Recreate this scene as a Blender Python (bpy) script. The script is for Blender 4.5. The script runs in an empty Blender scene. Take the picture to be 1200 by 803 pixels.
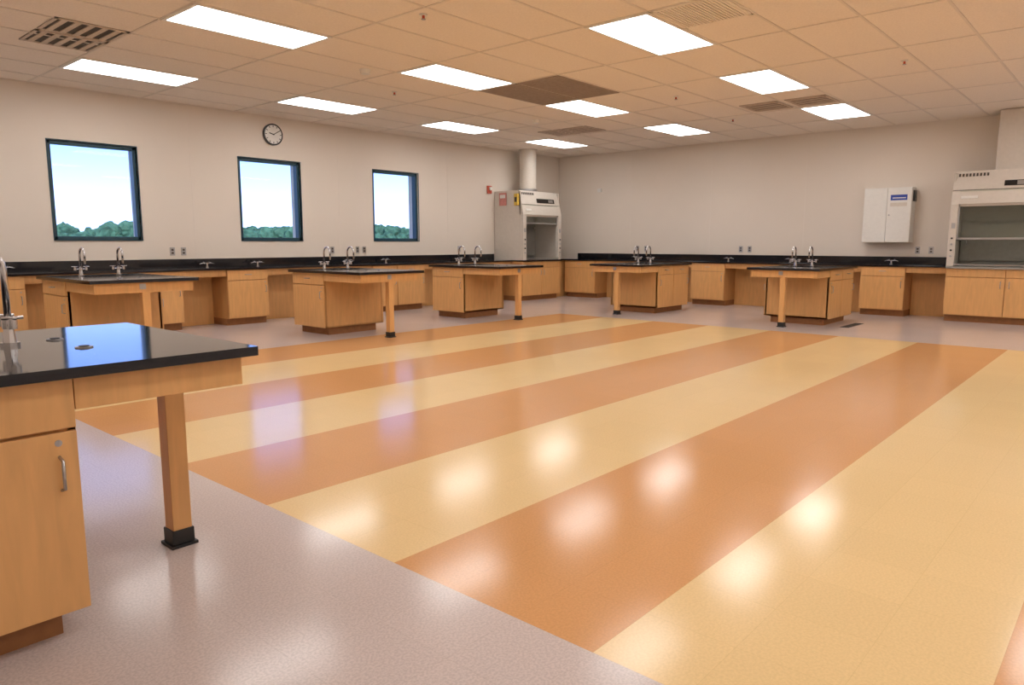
import bpy, bmesh, math, random
from mathutils import Vector, Matrix
random.seed(7)
sc=bpy.context.scene
try: sc.view_settings.view_transform='Standard'
except Exception: pass

XW,YW,H=13.571,10.516,3.154     # far right wall, window wall, ceiling
XN,YN=-1.95,-3.15               # unseen walls behind the camera
ZT=.845                         # bench height

# ------------------------------------------------------------------ materials
def newmat(name):
    m=bpy.data.materials.new(name); m.use_nodes=True
    nt=m.node_tree; b=nt.nodes['Principled BSDF']; return m,nt,b
def N(nt,t,**k):
    n=nt.nodes.new(t)
    for a,v in k.items(): setattr(n,a,v)
    return n
def simple(name,col,rough=.5,metal=0,noise=.0,scale=20,bump=0,spec=.5):
    m,nt,b=newmat(name); b.inputs['Roughness'].default_value=rough; b.inputs['Metallic'].default_value=metal
    b.inputs['Specular IOR Level'].default_value=spec
    tc=N(nt,'ShaderNodeTexCoord'); nz=N(nt,'ShaderNodeTexNoise'); nz.inputs['Scale'].default_value=scale
    nz.inputs['Detail'].default_value=4
    nt.links.new(tc.outputs['Object'],nz.inputs['Vector'])
    r=N(nt,'ShaderNodeValToRGB')
    r.color_ramp.elements[0].position=.3; r.color_ramp.elements[1].position=.7
    r.color_ramp.elements[0].color=tuple(c*(1-noise) for c in col)+(1,)
    r.color_ramp.elements[1].color=tuple(min(1,c*(1+noise)) for c in col)+(1,)
    nt.links.new(nz.outputs['Fac'],r.inputs['Fac']); nt.links.new(r.outputs['Color'],b.inputs['Base Color'])
    if bump:
        bp=N(nt,'ShaderNodeBump'); bp.inputs['Strength'].default_value=bump; bp.inputs['Distance'].default_value=.002
        nt.links.new(nz.outputs['Fac'],bp.inputs['Height']); nt.links.new(bp.outputs['Normal'],b.inputs['Normal'])
    return m
def floor_mat(name,col,speck,rough,ns=95):
    m,nt,b=newmat(name); b.inputs['Specular IOR Level'].default_value=.24
    tc=N(nt,'ShaderNodeTexCoord')
    n1=N(nt,'ShaderNodeTexNoise'); n1.inputs['Scale'].default_value=ns; n1.inputs['Detail'].default_value=3
    n2=N(nt,'ShaderNodeTexNoise'); n2.inputs['Scale'].default_value=1.3; n2.inputs['Detail'].default_value=3
    br=N(nt,'ShaderNodeTexBrick'); br.offset=0; br.squash=1
    br.inputs['Scale'].default_value=1; br.inputs['Brick Width'].default_value=.3048; br.inputs['Row Height'].default_value=.3048
    br.inputs['Mortar Size'].default_value=.0012; br.inputs['Mortar Smooth'].default_value=.3
    br.inputs['Color1'].default_value=(1,1,1,1); br.inputs['Color2'].default_value=(.975,.975,.975,1); br.inputs['Mortar'].default_value=(.9,.89,.87,1)
    mp=N(nt,'ShaderNodeMapping'); mp.inputs['Location'].default_value=(-1.648,-1.135,0)
    for n in (n1,n2): nt.links.new(tc.outputs['Object'],n.inputs['Vector'])
    nt.links.new(tc.outputs['Object'],mp.inputs['Vector']); nt.links.new(mp.outputs['Vector'],br.inputs['Vector'])
    r=N(nt,'ShaderNodeValToRGB'); r.color_ramp.elements[0].position=.40; r.color_ramp.elements[1].position=.60
    r.color_ramp.elements[0].color=tuple(c*(1-speck) for c in col)+(1,); r.color_ramp.elements[1].color=tuple(min(1,c*(1+speck)) for c in col)+(1,)
    nt.links.new(n1.outputs['Fac'],r.inputs['Fac'])
    mx=N(nt,'ShaderNodeMixRGB',blend_type='MULTIPLY'); mx.inputs['Fac'].default_value=1
    nt.links.new(r.outputs['Color'],mx.inputs['Color1']); nt.links.new(br.outputs['Color'],mx.inputs['Color2'])
    nt.links.new(mx.outputs['Color'],b.inputs['Base Color'])
    mr=N(nt,'ShaderNodeMapRange'); mr.inputs['To Min'].default_value=rough-.03; mr.inputs['To Max'].default_value=rough+.04
    nt.links.new(n2.outputs['Fac'],mr.inputs['Value']); nt.links.new(mr.outputs['Result'],b.inputs['Roughness'])
    bp=N(nt,'ShaderNodeBump'); bp.inputs['Strength'].default_value=.09; bp.inputs['Distance'].default_value=.012
    nt.links.new(n2.outputs['Fac'],bp.inputs['Height']); nt.links.new(bp.outputs['Normal'],b.inputs['Normal'])
    return m
def wood_mat(name,col,dark=.86):
    m,nt,b=newmat(name); b.inputs['Roughness'].default_value=.35
    tc=N(nt,'ShaderNodeTexCoord'); mp=N(nt,'ShaderNodeMapping'); mp.inputs['Scale'].default_value=(9,9,1.1)
    nz=N(nt,'ShaderNodeTexNoise'); nz.inputs['Scale'].default_value=3; nz.inputs['Detail'].default_value=6; nz.inputs['Distortion'].default_value=.6
    nt.links.new(tc.outputs['Object'],mp.inputs['Vector']); nt.links.new(mp.outputs['Vector'],nz.inputs['Vector'])
    r=N(nt,'ShaderNodeValToRGB'); r.color_ramp.elements[0].position=.3; r.color_ramp.elements[1].position=.7
    r.color_ramp.elements[0].color=tuple(c*dark for c in col)+(1,); r.color_ramp.elements[1].color=tuple(c for c in col)+(1,)
    nt.links.new(nz.outputs['Fac'],r.inputs['Fac']); nt.links.new(r.outputs['Color'],b.inputs['Base Color'])
    return m
def wall_mat(name,col):
    m,nt,b=newmat(name); b.inputs['Roughness'].default_value=.75; b.inputs['Specular IOR Level'].default_value=.25
    tc=N(nt,'ShaderNodeTexCoord'); nz=N(nt,'ShaderNodeTexNoise'); nz.inputs['Scale'].default_value=.8; nz.inputs['Detail'].default_value=5
    n2=N(nt,'ShaderNodeTexNoise'); n2.inputs['Scale'].default_value=160
    for n in (nz,n2): nt.links.new(tc.outputs['Object'],n.inputs['Vector'])
    r=N(nt,'ShaderNodeValToRGB'); r.color_ramp.elements[0].position=.3; r.color_ramp.elements[1].position=.7
    r.color_ramp.elements[0].color=tuple(c*.96 for c in col)+(1,); r.color_ramp.elements[1].color=tuple(c for c in col)+(1,)
    nt.links.new(nz.outputs['Fac'],r.inputs['Fac']); nt.links.new(r.outputs['Color'],b.inputs['Base Color'])
    bp=N(nt,'ShaderNodeBump'); bp.inputs['Strength'].default_value=.15; bp.inputs['Distance'].default_value=.002
    nt.links.new(n2.outputs['Fac'],bp.inputs['Height']); nt.links.new(bp.outputs['Normal'],b.inputs['Normal'])
    return m
def emit(name,col,s):
    m=bpy.data.materials.new(name); m.use_nodes=True; nt=m.node_tree; nt.nodes.clear()
    e=N(nt,'ShaderNodeEmission'); o=N(nt,'ShaderNodeOutputMaterial'); e.inputs[0].default_value=col+(1,); e.inputs[1].default_value=s
    nt.links.new(e.outputs[0],o.inputs[0]); return m
def glass_mat(name,tint,refl=.06):
    m=bpy.data.materials.new(name); m.use_nodes=True; nt=m.node_tree; nt.nodes.clear()
    t=N(nt,'ShaderNodeBsdfTransparent'); g=N(nt,'ShaderNodeBsdfGlossy'); mx=N(nt,'ShaderNodeMixShader'); o=N(nt,'ShaderNodeOutputMaterial')
    t.inputs[0].default_value=tint+(1,); g.inputs['Roughness'].default_value=.02; mx.inputs[0].default_value=refl
    nt.links.new(t.outputs[0],mx.inputs[1]); nt.links.new(g.outputs[0],mx.inputs[2]); nt.links.new(mx.outputs[0],o.inputs[0]); return m

M=dict(
 f_grey=floor_mat('floor_grey_vct',(.585,.50,.475),.085,.15,120),
 f_yel=floor_mat('floor_yellow_vct',(.80,.585,.30),.035,.14,110),
 f_org=floor_mat('floor_orange_vct',(.65,.335,.14),.045,.14,110),
 wall=wall_mat('painted_wall',(.79,.715,.635)),
 ceil=simple('ceiling_tile',(.88,.80,.715),.9,noise=.04,scale=60,bump=.3,spec=.1),
 grid=simple('ceiling_tbar',(.78,.71,.64),.6,spec=.2),
 wood=wood_mat('maple_veneer',(.79,.43,.165)),
 woodd=wood_mat('maple_edge',(.64,.32,.115)),
 toe=simple('toe_kick',(.33,.14,.05),.6,noise=.1),
 epoxy=simple('black_epoxy_resin',(.011,.011,.014),.08,noise=.15,scale=40),
 rubber=simple('black_rubber',(.015,.014,.014),.5),
 chrome=simple('chrome',(.62,.62,.64),.16,metal=1),
 steel=simple('brushed_steel',(.45,.45,.46),.35,metal=1),
 frame=simple('window_frame_paint',(.012,.055,.085),.35),
 white=simple('white_enamel',(.78,.76,.72),.35,noise=.02),
 cream=simple('fume_hood_enamel',(.66,.60,.53),.35,noise=.03),
 creamd=simple('fume_hood_liner',(.30,.29,.26),.45,noise=.05),
 dark=simple('dark_grille',(.07,.055,.045),.7),
 grille=simple('return_grille',(.37,.295,.24),.7,noise=.1),
 grillel=simple('return_grille_light',(.62,.52,.44),.7,noise=.1),
 black=simple('black_plastic',(.01,.01,.01),.3),
 blue=simple('blue_label',(.02,.06,.35),.4),
 red=simple('red_plastic',(.55,.09,.05),.4),
 pink=simple('pink_sign',(.62,.25,.22),.5,noise=.1),
 yel=simple('yellow_label',(.75,.5,.08),.5),
 lamp=emit('fluorescent_diffuser',(1,.975,.95),9.0),
 glass=glass_mat('window_glass',(.97,.99,1),.008),
 sash=glass_mat('sash_glass',(.88,.93,.90),.10),
 leaf=simple('tree_foliage',(.075,.16,.095),.9,noise=.5,scale=1.5,spec=.1),
 grass=simple('grass',(.12,.2,.06),.95,noise=.3,scale=.5,spec=.1),
 ext=simple('steel_pole',(.3,.3,.3),.6),
)

# ------------------------------------------------------------------ mesh builder
class B:
    def __init__(s): s.bm=bmesh.new(); s.mats=[]
    def mi(s,k):
        if k not in s.mats: s.mats.append(k)
        return s.mats.index(k)
    def merge(s,t,k,smooth=False):
        i=s.mi(k)
        for f in t.faces: f.material_index=i; f.smooth=smooth
        me=bpy.data.meshes.new('tmp'); t.to_mesh(me); t.free(); s.bm.from_mesh(me); bpy.data.meshes.remove(me)
    def box(s,x0,x1,y0,y1,z0,z1,k,bev=0,M4=None):
        t=bmesh.new(); bmesh.ops.create_cube(t,size=1)
        bmesh.ops.scale(t,vec=(x1-x0,y1-y0,z1-z0),verts=t.verts)
        if bev: bmesh.ops.bevel(t,geom=t.edges[:],offset=bev,segments=2,affect='EDGES',profile=.6)
        bmesh.ops.translate(t,vec=((x0+x1)/2,(y0+y1)/2,(z0+z1)/2),verts=t.verts)
        if M4: bmesh.ops.transform(t,matrix=M4,verts=t.verts)
        s.merge(t,k)
    def cyl(s,p,r,h,k,axis='z',r2=None,seg=24):
        t=bmesh.new(); bmesh.ops.create_cone(t,cap_ends=True,segments=seg,radius1=r,radius2=r if r2 is None else r2,depth=h)
        bmesh.ops.translate(t,vec=(0,0,h/2),verts=t.verts)
        if axis=='x': bmesh.ops.rotate(t,matrix=Matrix.Rotation(math.pi/2,3,'Y'),verts=t.verts)
        if axis=='y': bmesh.ops.rotate(t,matrix=Matrix.Rotation(-math.pi/2,3,'X'),verts=t.verts)
        bmesh.ops.translate(t,vec=p,verts=t.verts)
        s.merge(t,k,False)
    def prism(s,pts,x0,x1,k):   # polygon in y,z extruded along x
        t=bmesh.new(); a=[t.verts.new((x0,y,z)) for y,z in pts]; b=[t.verts.new((x1,y,z)) for y,z in pts]
        t.faces.new(a); t.faces.new(b[::-1]); n=len(pts)
        for i in range(n): t.faces.new((a[i],b[i],b[(i+1)%n],a[(i+1)%n]))
        bmesh.ops.recalc_face_normals(t,faces=t.faces); s.merge(t,k)
    def tube(s,path,r,k,seg=12):
        t=bmesh.new(); rings=[]; P=[Vector(p) for p in path]
        ref=Vector((.31,.95,.05)).normalized()
        for i,p in enumerate(P):
            d=(P[min(i+1,len(P)-1)]-P[max(i-1,0)]).normalized()
            u=d.cross(ref).normalized(); v=d.cross(u)
            rr=r[i] if isinstance(r,(list,tuple)) else r
            rings.append([t.verts.new(p+u*math.cos(a)*rr+v*math.sin(a)*rr) for a in [2*math.pi*j/seg for j in range(seg)]])
        for i in range(len(rings)-1):
            for j in range(seg): t.faces.new((rings[i][j],rings[i][(j+1)%seg],rings[i+1][(j+1)%seg],rings[i+1][j]))
        t.faces.new(rings[0]); t.faces.new(rings[-1][::-1]); bmesh.ops.recalc_face_normals(t,faces=t.faces)
        s.merge(t,k,True)
    def obj(s,name,loc=(0,0,0),rot=0):
        me=bpy.data.meshes.new(name); s.bm.to_mesh(me); s.bm.free()
        for k in s.mats: me.materials.append(M[k])
        o=bpy.data.objects.new(name,me); bpy.context.collection.objects.link(o)
        o.location=loc; o.rotation_euler=(0,0,rot); return o

# ------------------------------------------------------------------ room shell
ye,w=1.135,.9144; X0,X1=1.648,9.787
ys=[ye+w*k for k in range(-4,8)]   # -2.52 .. 7.535
b=B(); t=b.bm
def quad(x0,x1,y0,y1,k):
    vs=[t.verts.new(p) for p in [(x0,y0,0),(x1,y0,0),(x1,y1,0),(x0,y1,0)]]
    f=t.faces.new(vs); f.material_index=b.mi(k)
quad(XN,X0,YN,YW,'f_grey'); quad(X1,XW,YN,YW,'f_grey'); quad(X0,X1,YN,ys[2],'f_grey'); quad(X0,X1,ys[-1],YW,'f_grey')
for i in range(2,len(ys)-1):
    quad(X0,X1,ys[i],ys[i+1],'f_org' if (i%2==0) else 'f_yel')
b.obj('floor')
b=B(); b.box(XN,XW,YN,YW,H,H+.2,'ceil'); b.obj('ceiling')

wins=[(3.11,4.18),(5.65,6.71),(8.18,9.24)]; wz0,wz1=1.24,2.49
b=B(); T=.28
xs=[XN-.2]+[v for a in wins for v in a]+[XW+.2]
for i in range(0,len(xs),2): b.box(xs[i],xs[i+1],YW,YW+T,0,H+.2,'wall')
for a,c in wins:
    b.box(a,c,YW,YW+T,0,wz0,'wall'); b.box(a,c,YW,YW+T,wz1,H+.2,'wall')
b.obj('wall_left')
b=B(); b.box(XW,XW+.2,YN-.2,YW,0,H+.2,'wall'); b.obj('wall_right')
b=B(); b.box(XN-.2,XN,YN-.2,YW,0,H+.2,'wall'); b.obj('wall_near')
b=B(); b.box(XN,XW,YN-.2,YN,0,H+.2,'wall'); b.obj('wall_back')
# faint joints between the wall panels
b=B()
for x in [1.9,4.92,7.45,10.0]: b.box(x-.004,x+.004,YW-.002,YW+.001,.98,H-.01,'grid')
b.obj('trim_1')
b=B()
for y in [8.55,6.7,4.85,2.2]: b.box(XW-.002,XW+.001,y-.004,y+.004,.98,H-.01,'grid')
b.obj('trim_2')

for i,(a,c) in enumerate(wins):
    b=B(); y0,y1=YW+.03,YW+.13; fw=.045
    b.box(a,a+fw,y0,y1,wz0,wz1,'frame',.004); b.box(c-fw,c,y0,y1,wz0,wz1,'frame',.004)
    b.box(a,c,y0,y1,wz0,wz0+fw,'frame',.004); b.box(a,c,y0,y1,wz1-fw,wz1,'frame',.004)
    b.box(a+fw,c-fw,YW+.085,YW+.09,wz0+fw,wz1-fw,'glass')
    b.box(a-.012,c+.012,YW-.012,YW+.03,wz0-.012,wz0,'frame')
    b.box(a-.012,c+.012,YW-.006,YW+.03,wz1,wz1+.012,'frame')
    b.box(a-.012,a,YW-.006,YW+.03,wz0,wz1,'frame'); b.box(c,c+.012,YW-.006,YW+.03,wz0,wz1,'frame')
    b.obj('window_%d'%(i+1))

# ceiling grid
gx,gy=1.33,.6625; GX=[2.955+gx*k for k in range(-4,9)]; GY=[3.415+gy*k for k in range(-10,12)]
GX=[x for x in GX if XN<x<XW]; GY=[y for y in GY if YN<y<YW]
b=B()
for x in GX: b.box(x-.012,x+.012,YN,YW,H-.006,H,'grid')
for y in GY: b.box(XN,XW,y-.012,y+.012,H-.006,H,'grid')
b.box(XN,XW,YW-.025,YW,H-.008,H,'grid'); b.box(XW-.025,XW,YN,YW,H-.008,H,'grid')
b.obj('trim_3')
# lights
for cx in [2.955+gx*.5+2.66*k for k in range(-2,4)]:
    for cy in [3.415+gy*.5+gy*k for k in (-9,-5,0,4,8)]:
        if cx-.65<XN: continue
        b=B(); hx,hy=.665,.331
        b.box(-hx,hx,-hy,-hy+.03,-.012,0,'white'); b.box(-hx,hx,hy-.03,hy,-.012,0,'white')
        b.box(-hx,-hx+.035,-hy+.03,hy-.03,-.012,0,'white'); b.box(hx-.035,hx,-hy+.03,hy-.03,-.012,0,'white')
        b.box(-hx+.035,hx-.035,-hy+.03,hy-.03,-.008,-.002,'lamp')
        b.obj('ceiling_light',(cx,cy,H-.001))
# vents
def vent(name,x0,x1,y0,y1,k='grille',slats=8,along='x',fill=.30):
    b=B(); z=H-.012; f=.03
    b.box(x0,x1,y0,y1,H-.003,H-.001,'dark')
    b.box(x0,x1,y0,y0+f,z,H-.003,k); b.box(x0,x1,y1-f,y1,z,H-.003,k); b.box(x0,x0+f,y0,y1,z,H-.003,k); b.box(x1-f,x1,y0,y1,z,H-.003,k)
    for i in range(slats):
        if along=='x':
            yc=y0+f+(y1-y0-2*f)*(i+.5)/slats; wd=(y1-y0)/slats*fill; b.box(x0+f,x1-f,yc-wd,yc+wd,z,H-.004,k)
        else:
            xc=x0+f+(x1-x0-2*f)*(i+.5)/slats; wd=(x1-x0)/slats*fill; b.box(xc-wd,xc+wd,y0+f,y1-f,z,H-.004,k)
    b.obj(name)
vent('return_air_grille',6.96,8.26,5.42,6.05,slats=18); vent('return_air_grille',6.96,8.26,6.08,6.71,slats=18)
vent('air_diffuser',2.32,2.94,7.35,7.85,'grillel',5,'y',.2); vent('air_diffuser',2.32,2.94,7.89,8.39,'grillel',5,'y',.2)
vent('air_diffuser',10.2,10.8,7.35,7.85,'grillel',5,'y',.2); vent('air_diffuser',10.2,10.8,7.89,8.39,'grillel',5,'y',.2)
vent('air_diffuser',10.2,10.8,3.45,4.0,'grillel',5,'y',.15); vent('air_diffuser',10.2,10.8,4.1,4.65,'grillel',5,'y',.15)
vent('return_air_grille',5.62,6.26,2.76,3.40,'ceil',18)
# sprinklers / detectors
for x,y in [(4.4,4.9),(8.9,2.2),(9.0,5.0),(11.2,5.2),(6.3,7.6)]:
    b=B(); b.cyl((0,0,-.012),.035,.012,'white'); b.cyl((0,0,-.04),.012,.03,'red'); b.cyl((0,0,-.045),.02,.005,'steel'); b.obj('sprinkler_head',(x,y,H-.001))
for x,y in [(5.3,6.9),(9.2,7.6)]:
    b=B(); b.cyl((0,0,-.05),.05,.05,'white',r2=.065); b.obj('smoke_detector',(x,y,H-.001))

# ------------------------------------------------------------------ furniture
def pull_v(b,x,y,z,nx=0,ny=-1,L=.10):
    o=.028
    b.tube([(x,y,z-L/2),(x+nx*o,y+ny*o,z-L/2+.008),(x+nx*o,y+ny*o,z+L/2-.008),(x,y,z+L/2)],.005,'steel',8)
def pull_h(b,x,y,z,nx=0,ny=-1,L=.10):
    o=.028; tx,ty=-ny,nx
    b.tube([(x-tx*L/2,y-ty*L/2,z),(x-tx*(L/2-.008)+nx*o,y-ty*(L/2-.008)+ny*o,z),(x+tx*(L/2-.008)+nx*o,y+ty*(L/2-.008)+ny*o,z),(x+tx*L/2,y+ty*L/2,z)],.005,'steel',8)
def front(b,x0,x1,y,cols,drawer=True,zt=ZT-.035):
    n=cols; wd=(x1-x0)/n
    for i in range(n):
        a=x0+wd*i+.004; c=x0+wd*(i+1)-.004; m=(a+c)/2
        zd=.655 if drawer else zt-.004
        if drawer:
            b.box(a,c,y-.02,y,.662,zt-.004,'wood',.002); pull_h(b,m,y-.02,.74)
        b.box(a,c,y-.02,y,.11,zd-.003,'wood',.002)
        hx=c-.045 if i%2==0 else a+.045
        pull_v(b,hx,y-.02,zd-.13)
        b.cyl((hx,y-.024,zd-.035),.009,.004,'steel',axis='y',seg=12)
def base_cab(name,wd,depth,loc,rot,cols=1,drawer=True,lip=True):
    b=B(); zt=ZT-.032
    b.box(-wd/2,wd/2,-depth,0,.10,zt,'woodd')
    b.box(-wd/2+.005,wd/2-.005,-depth+.07,0,0,.10,'toe')
    front(b,-wd/2,wd/2,-depth,cols,drawer)
    return b.obj(name,loc,rot)
RW=-math.pi/2
CD=.50  # cabinet depth under the wall counters
YC=YW-.012; XC=XW-.012
CL=[(-1.2,-.4),(.3,1.0),(1.75,2.6),(3.72,4.46),(5.11,5.75),(7.72,8.25),(8.26,8.9),(10.4,10.95)]
CR=[(9.1,9.92),(7.4,8.1),(6.1,6.8),(4.62,5.2),(2.99,3.67),(-.6,.1),(-2.0,-1.3)]
for a,c in CL:
    base_cab('base_cabinet',c-a,CD,((a+c)/2,YC,0),0)
for a,c in CR:
    base_cab('base_cabinet',c-a,CD,(XC,(a+c)/2,0),RW)
# wall counters with backsplash, kneehole backs and aprons
def counter(name,L,loc,rot,cabs):
    b=B()
    b.box(0,L,-.555,0,ZT-.03,ZT,'epoxy',.003)
    b.box(0,L,-.02,0,ZT,ZT+.125,'epoxy',.002)
    # kneehole backs and aprons only between the cabinets
    cur=0
    for a,c in sorted(cabs)+[(L,L)]:
        a2=min(a,L)
        if a2-cur>.05:
            b.box(cur+.004,a2-.004,-.06,-.035,0,ZT-.03,'wood')
            b.box(cur+.004,a2-.004,-.50,-.48,.72,ZT-.031,'wood',.002)
        cur=max(cur,c)
    b.obj(name,loc,rot)
counter('lab_countertop',11.33-XN-.02,(XN+.01,YC+.01,0),0,[(a-XN-.01,c-XN-.01) for a,c in CL])
y0_=YW-.58
counter('lab_countertop',YW-2.40-.60,(XC+.01,y0_,0),RW,[(y0_-c,y0_-a) for a,c in CR if a>2])
counter('lab_countertop',2.9+.75,(XC+.01,.80,0),RW,[(.80-c,.80-a) for a,c in CR if a<2])
# short return beside the corner hood
b=B(); b.box(12.67,XW-.005,YW-.56,YW-.005,ZT-.03,ZT,'epoxy'); b.box(12.67,XW-.005,YW-.03,YW-.005,ZT,ZT+.125,'epoxy')
b.box(12.67,XW-.005,YW-.5,YW-.005,0.0,ZT-.03,'wood'); b.obj('corner_countertop')

def faucet(b,x,y,z,ang=0,hgt=.30,r=.011):
    ca,sa=math.cos(ang),math.sin(ang)
    def P(d,zz): return (x+ca*d,y+sa*d,z+zz)
    b.cyl((x,y,z),.03,.012,'chrome'); b.cyl((x,y,z+.012),.021,.05,'chrome',r2=.016); b.cyl((x,y,z+.06),.02,.03,'chrome')
    R=.07; top=hgt-R
    pts=[P(0,.06),P(0,top)]
    for i in range(1,11):
        a=math.pi*i/10; pts.append(P(R-R*math.cos(a),top+R*math.sin(a)))
    pts.append(P(2*R,top-.05)); b.tube(pts,r,'chrome')
    b.cyl((x+ca*2*R,y+sa*2*R,z+top-.10),.007,.055,'chrome',r2=.013)
    # side lever handles
    for s in (-1,1):
        q=(x-sa*.055*s,y+ca*.055*s,z+.075)
        b.tube([(x,y,z+.075),q],.009,'chrome'); b.cyl((q[0],q[1],q[2]-.012),.014,.035,'chrome')
        b.tube([(q[0]-.032,q[1],q[2]+.026),(q[0]+.032,q[1],q[2]+.026)],.006,'chrome',8)
        b.tube([(q[0],q[1]-.032,q[2]+.026),(q[0],q[1]+.032,q[2]+.026)],.006,'chrome',8)
def island(name,W,L,oh,loc,rot,fau,sink,lx=0,fh=.30):
    b=B(); hw=W/2
    sx0,sx1,sy0,sy1=sink
    z0=ZT-.032
    # slab with a sink cut-out
    b.box(-hw,hw,0,sy0,z0,ZT,'epoxy'); b.box(-hw,hw,sy1,L,z0,ZT,'epoxy'); b.box(-hw,sx0,sy0,sy1,z0,ZT,'epoxy'); b.box(sx1,hw,sy0,sy1,z0,ZT,'epoxy')
    # basin
    zb=ZT-.2
    b.box(sx0-.01,sx1+.01,sy0-.01,sy1+.01,zb-.01,zb,'epoxy')
    b.box(sx0-.01,sx0,sy0,sy1,zb,z0,'epoxy'); b.box(sx1,sx1+.01,sy0,sy1,zb,z0,'epoxy'); b.box(sx0,sx1,sy0-.01,sy0,zb,z0,'epoxy'); b.box(sx0,sx1,sy1,sy1+.01,zb,z0,'epoxy')
    # cabinet carcass: four walls so the basin fits inside
    cx=hw-.06; c0,c1=oh,L-.04
    b.box(-cx,cx,c0,c0+.02,.1,z0,'wood'); b.box(-cx,cx,c1-.02,c1,.1,z0,'wood')
    b.box(-cx,-cx+.02,c0,c1,.1,z0,'woodd'); b.box(cx-.02,cx,c0,c1,.1,z0,'woodd'); b.box(-cx,cx,c0,c1,.1,.12,'woodd')
    b.box(-cx+.07,cx-.07,c0+.06,c1-.05,0,.1,'toe')
    # doors on both long sides
    n=max(1,round((c1-c0)/.55)); wd=(c1-c0)/n
    for s in (-1,1):
        for i in range(n):
            a=c0+wd*i+.004; c=c0+wd*(i+1)-.004; xa,xb=(cx*s,(cx+.02)*s); xa,xb=min(xa,xb),max(xa,xb)
            b.box(xa,xb,a,c,.662,z0-.004,'wood',.002); b.box(xa,xb,a,c,.10,.652,'wood',.002)
            pull_h(b,(cx+.02)*s,(a+c)/2,.74,nx=s,ny=0)
            hy=a+.05 if i%2==0 else c-.05
            pull_v(b,(cx+.02)*s,hy,.53,nx=s,ny=0); b.cyl(((cx+.02)*s-.002,hy,.622),.010,.005,'steel',axis='x',seg=12)
    # aprons
    za=.712
    for s in (-1,1):
        xa,xb=sorted(((hw-.045)*s,(hw-.070)*s)); b.box(xa,xb,.04,oh,za,z0,'wood',.002)
    b.box(-hw+.07,hw-.07,.04,.065,za,z0,'wood',.002)
    # single centre leg with rubber boot
    ly=.082; r=.037; b.box(lx-r,lx+r,ly-r,ly+r,.03,z0,'wood',.003); b.box(lx-.043,lx+.043,ly-.043,ly+.043,.012,.07,'rubber',.003); b.box(lx-.052,lx+.052,ly-.052,ly+.052,0,.012,'rubber')
    b.box(-.06,.0,.036,.04,.745,.80,'steel')
    # grommets
    for (gx_,gy_) in [(-hw+.42,.41),(hw-.42,.41)]: b.cyl((gx_,gy_,ZT),.028,.004,'steel',seg=24); b.cyl((gx_,gy_,ZT+.004),.016,.003,'rubber',seg=20)
    for f in fau: faucet(b,f[0],f[1],ZT,f[2],fh)
    return b.obj(name,loc,rot)
island('lab_island_bench',1.14,1.70,.565,(1.275,2.87,0),math.pi/2,[(.09,.565,math.pi/2)],(-.2,.2,.75,1.2),-.03,.335)
for x,y in [(2.98,7.45),(5.86,7.17),(8.55,7.33)]:
    island('lab_island_bench',1.04,1.58,.82,(x,y,0),0,[(-.2,1.20,-math.pi/2),(.18,1.20,-math.pi/2)],(-.25,.25,.92,1.15))
for y in [6.74,3.93]:
    island('lab_island_bench',1.04,1.70,.60,(10.25,y,0),RW,[(-.2,1.05,-math.pi/2),(.05,1.05,-math.pi/2)],(-.25,.25,.75,1.0))
# gas turrets along the wall counters
def turret(x,y,rot):
    b=B(); b.cyl((0,0,0),.028,.01,'chrome'); b.cyl((0,0,.01),.016,.06,'chrome')
    for s in (-1,1):
        b.tube([(0,0,.055),(.05*s,0,.065),(.11*s,0,.05)],[.01,.009,.005],'chrome',10); b.box(.04*s-.006,.04*s+.006,-.006,.03,.07,.09,'black')
    b.obj('gas_turret',(x,y,ZT),rot)
for x in [2.5,5.0,5.8,7.5,8.3,10.2]: turret(x,YW-.16,0)
for y in [8.3,6.2,5.0,3.3]: turret(XW-.16,y,RW)

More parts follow.
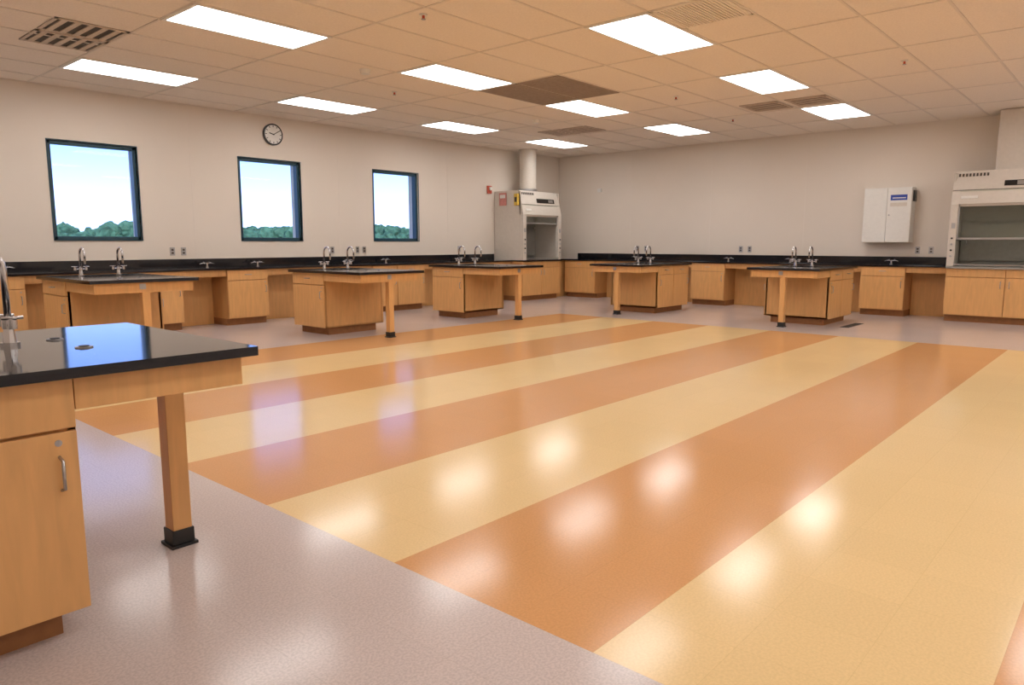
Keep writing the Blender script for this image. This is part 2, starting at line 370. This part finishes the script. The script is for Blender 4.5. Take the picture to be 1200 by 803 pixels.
# ------------------------------------------------------------------ fume hoods
def fume_hood(W,loc,rot,duct,rec=False):
    b=B(); hw=W/2; D=.82; zc=ZT; top=2.27
    # base cabinet
    b.box(-hw,hw,-D+.06,0,.10,zc-.03,'woodd'); b.box(-hw+.01,hw-.01,-D+.13,0,0,.10,'toe')
    n=2
    for i in range(n):
        a=-hw+W/n*i+.005; c=-hw+W/n*(i+1)-.005
        b.box(a,c,-D+.04,-D+.06,.69,zc-.035,'wood',.002); b.box(a,c,-D+.04,-D+.06,.11,.68,'wood',.002)
        pull_v(b,c-.05 if i==0 else a+.05,-D+.04,.58)
    # work surface
    b.box(-hw,hw,-D,0,zc-.03,zc,'epoxy' if not rec else 'creamd',.003)
    pw=.10
    # side walls
    for s in (-1,1):
        x0,x1=sorted((hw*s,(hw-.03)*s)); b.box(x0,x1,-D+.10,0,zc,top-.02,'cream')
        x0,x1=sorted((hw*s,(hw-pw)*s)); b.box(x0,x1,-D+.02,-D+.10,zc,1.78,'cream',.006)
        for j in range(4):
            b.cyl(((hw-.05)*s,-D+.02-.018,1.0+.09*j),.014,.02,'black' if j%2 else 'steel',axis='y',seg=14)
        b.box(min((hw-.03)*s,(hw-.08)*s),max((hw-.03)*s,(hw-.08)*s),-D+.012,-D+.02,1.42,1.50,'steel')
    # liner: back baffle, roof
    b.box(-hw+.03,hw-.03,-.06,0,zc,top-.05,'creamd'); b.box(-hw+.06,hw-.06,-.12,-.10,zc+.08,1.5,'creamd'); b.box(-hw+.06,hw-.06,-.12,-.10,1.55,1.95,'creamd')
    b.box(-hw+.03,hw-.03,-D+.12,0,1.98,2.0,'creamd')
    # sloping upper fascia
    b.prism([(-D+.02,1.78),(-D+.14,top),(-D+.16,top),(-D+.12,1.78)],-hw,hw,'cream')
    b.box(-hw,hw,-D+.14,0,top-.02,top,'cream')
    # fascia details follow the slope
    def fz(z): return -D+.02+.12*(z-1.78)/(top-1.78)-.004
    sl=math.atan2(.12,top-1.78)
    def plate(x0,x1,z0,z1,k,th=.006):
        zc_=(z0+z1)/2; b.box(x0,x1,-th/2,th/2,-(z1-z0)/2,(z1-z0)/2,k,0,Matrix.Translation(((0),fz(zc_),zc_))@Matrix.Rotation(-sl,4,'X'))
    if rec:
        plate(-hw+.42*W,-hw+.60*W,2.03,2.11,'black'); plate(-hw+.52*W,-hw+.58*W,2.04,2.10,'steel',.012)
    else:
        plate(-hw+.40*W,-hw+.86*W,2.03,2.12,'black'); plate(-hw+.70*W,-hw+.82*W,2.045,2.105,'steel',.012)
    for j in range(9): plate(-hw+.06+.045*j,-hw+.085+.045*j,2.19,2.235,'dark')
    plate(-hw+.08*W,-hw+.22*W,1.86,1.90,'white')
    plate(-hw+.005,hw-.005,1.985,1.99,'dark')
    # sash with frame, half raised
    s0,s1=(1.62,1.80) if not rec else (1.28,1.80)
    b.box(-hw+pw,hw-pw,-D+.065,-D+.072,s0,1.99,'sash')
    b.box(-hw+pw,hw-pw,-D+.055,-D+.085,s0-.03,s0,'steel',.003); b.box(-hw+pw,hw-pw,-D+.055,-D+.08,1.745,1.79,'cream')
    for s in (-1,1):
        x0,x1=sorted(((hw-pw)*s,(hw-pw-.02)*s)); b.box(x0,x1,-D+.055,-D+.085,s0-.03,1.79,'steel')
    # airfoil sill
    b.box(-hw+pw,hw-pw,-D+.0,-D+.09,zc+.02,zc+.035,'steel',.004)
    # fixtures inside
    b.tube([(-hw+.03,-.4,1.25),(-hw+.16,-.4,1.25),(-hw+.18,-.4,1.23),(-hw+.18,-.4,1.17)],.008,'chrome',8)
    if duct=='round':
        b.cyl((-.02,-.40,top),.20,.06,'steel',seg=32); b.cyl((-.02,-.40,top+.06),.175,H-top-.065,'cream',seg=32); b.cyl((-.02,-.40,H-.02),.20,.015,'cream',seg=32)
    else:
        b.box(-.28,.75,-.55,0,top,H-.01,'cream',.005); 
    return b.obj('fume_hood',loc,rot)
fume_hood(1.27,(11.985,YW-.012,0),0,'round')
fume_hood(1.55,(XW-.012,2.37-.775,0),RW,'box',True)
# boxes/signs on the corner hood side
b=B(); b.box(-.012,0,-.10,.10,-.13,.13,'pink',.004); b.box(-.016,-.012,-.07,.07,.02,.09,'white'); b.obj('safety_sign',(11.335,10.25,2.1))
b=B(); b.box(-.05,0,-.05,.05,-.12,.12,'yel',.006); b.box(-.054,-.05,-.03,.03,-.05,.05,'black'); b.obj('hood_monitor',(11.34,9.86,2.08))
b=B(); b.box(-.06,.06,-.04,0,-.08,.08,'red',.006); b.cyl((0,-.07,.02),.035,.03,'white',axis='y'); b.obj('fire_alarm_strobe',(11.18,YW-.002,2.3))

# ------------------------------------------------------------------ wall items
b=B(); b.cyl((0,-.035,0),.165,.035,'black',axis='y',seg=48); b.cyl((0,-.038,0),.143,.004,'white',axis='y',seg=48)
for i in range(12):
    a=i*math.pi/6; r0=.125
    b.box(-.005,.005,-.041,-.038,-.013,.013,'black',0,Matrix.Translation((math.sin(a)*r0,0,math.cos(a)*r0))@Matrix.Rotation(a,4,'Y'))
for a,L,wd in [(math.radians(285),.075,.007),(math.radians(60),.11,.005)]:
    b.box(-wd,wd,-.043,-.040,-.015,L,'black',0,Matrix.Rotation(a,4,'Y'))
b.cyl((0,-.046,0),.009,.006,'black',axis='y',seg=16)
b.obj('wall_clock',(6.24,YW-.001,2.88))
# white wall cabinet
b=B(); b.box(-.365,.365,-.24,0,-.45,.45,'white',.004); b.box(-.362,-.003,-.262,-.24,-.447,.447,'white',.003); b.box(.003,.362,-.262,-.24,-.447,.447,'white',.003)
b.box(.05,.30,-.265,-.262,.24,.33,'blue'); b.box(.08,.28,-.267,-.265,.27,.285,'white'); b.box(.05,.3,-.265,-.262,.14,.20,'cream')
b.cyl((.04,-.275,-.0),.012,.013,'steel',axis='y',seg=12); b.box(.365,.395,-.18,-.06,.22,.40,'black',.004)
b.obj('wall_cabinet',(XW-.002,3.40,1.66),RW)
def outlet(x,y,z,rot):
    b=B(); b.box(-.036,.036,-.006,0,-.058,.058,'steel',.002)
    for dz in (-.022,.022): b.box(-.016,.016,-.009,-.006,dz-.014,dz+.014,'dark',.002)
    b.obj('electrical_outlet',(x,y,z),rot)
for x in [1.6,4.58,4.74,7.28,7.8,7.95,10.3]: outlet(x,YW-.001,1.08,0)
for y in [8.35,8.15,6.03,5.85,2.95,2.75]: outlet(XW-.001,y,1.08,RW)
b=B(); b.box(-.05,.05,-.03,0,-.04,.04,'white',.004); b.obj('thermostat',(XW-.001,9.36,2.36),RW)
# floor drain
b=B(); b.box(-.35,.35,-.06,.06,0,.004,'rubber'); 
for i in range(16): b.box(-.34+.0433*i,-.333+.0433*i,-.05,.05,.004,.006,'dark')
b.obj('floor_drain',(11.2,3.22,0),0)

# ------------------------------------------------------------------ outside
b=B(); b.box(-300,500,YW+1,500,-4.2,-4,'grass'); b.obj('ground')
b=B()
for i in range(230):
    x=-10+i*.5+random.uniform(-.5,.5); y=64+random.uniform(-3,6); s=random.uniform(.93,1.07)
    tz=-4+6.5*s*(y/66)+ (0.25*math.sin(x*.35)) - (.5 if x<24 else 0)
    b.cyl((x,y,-4),.2,4,'ext',seg=6)
    for k in range(3):
        t=bmesh.new(); bmesh.ops.create_icosphere(t,subdivisions=3,radius=1)
        r=random.uniform(.7,1.2)*(1 if k==0 else 1.5); ox,oz=random.uniform(-.8,.8),(0,-1.2,-3.0)[k]
        for v in t.verts:
            n=math.sin(v.co.x*7+i)*math.sin(v.co.y*8+i*2)*math.sin(v.co.z*9+k)
            v.co=v.co*(1+.15*n+random.uniform(-.12,.12)); v.co.x*=r; v.co.y*=r; v.co.z*=r*1.05
            v.co+=Vector((x+ox,y,tz-r+oz))
        b.merge(t,'leaf')
b.obj('tree_line')
su=bpy.data.lights.new('sun','SUN'); su.energy=4; su.angle=.01; so=bpy.data.objects.new('sun',su); bpy.context.collection.objects.link(so)
so.rotation_euler=(math.radians(50),0,math.radians(-25)); so.location=(0,-20,30)
wd=bpy.data.worlds.new('sky'); sc.world=wd; wd.use_nodes=True; nt=wd.node_tree; bg=nt.nodes['Background']
tc=N(nt,'ShaderNodeTexCoord'); sp=N(nt,'ShaderNodeSeparateXYZ'); r=N(nt,'ShaderNodeValToRGB')
nt.links.new(tc.outputs['Generated'],sp.inputs[0]); nt.links.new(sp.outputs['Z'],r.inputs['Fac'])
e=r.color_ramp.elements; e[0].position=0; e[0].color=(.31,.39,.62,1); e[1].position=.6; e[1].color=(.03,.07,.22,1)
q=e.new(.05); q.color=(.22,.30,.58,1); q=e.new(.12); q.color=(.12,.20,.47,1)
nt.links.new(r.outputs['Color'],bg.inputs['Color']); bg.inputs['Strength'].default_value=5.4

# ------------------------------------------------------------------ camera
f,pi_,ya=845.2,math.radians(7.86),math.radians(41.42)
F=Vector((math.cos(ya)*math.cos(pi_),math.sin(ya)*math.cos(pi_),-math.sin(pi_))); R=Vector((math.sin(ya),-math.cos(ya),0)); U=R.cross(F)
cam=bpy.data.cameras.new('camera'); co=bpy.data.objects.new('camera',cam); bpy.context.collection.objects.link(co)
cam.sensor_width=36; cam.lens=f/1200*36; cam.clip_end=1000
m=Matrix((R,U,-F)).transposed().to_4x4(); m.translation=(0,0,1.2); co.matrix_world=m
sc.camera=co
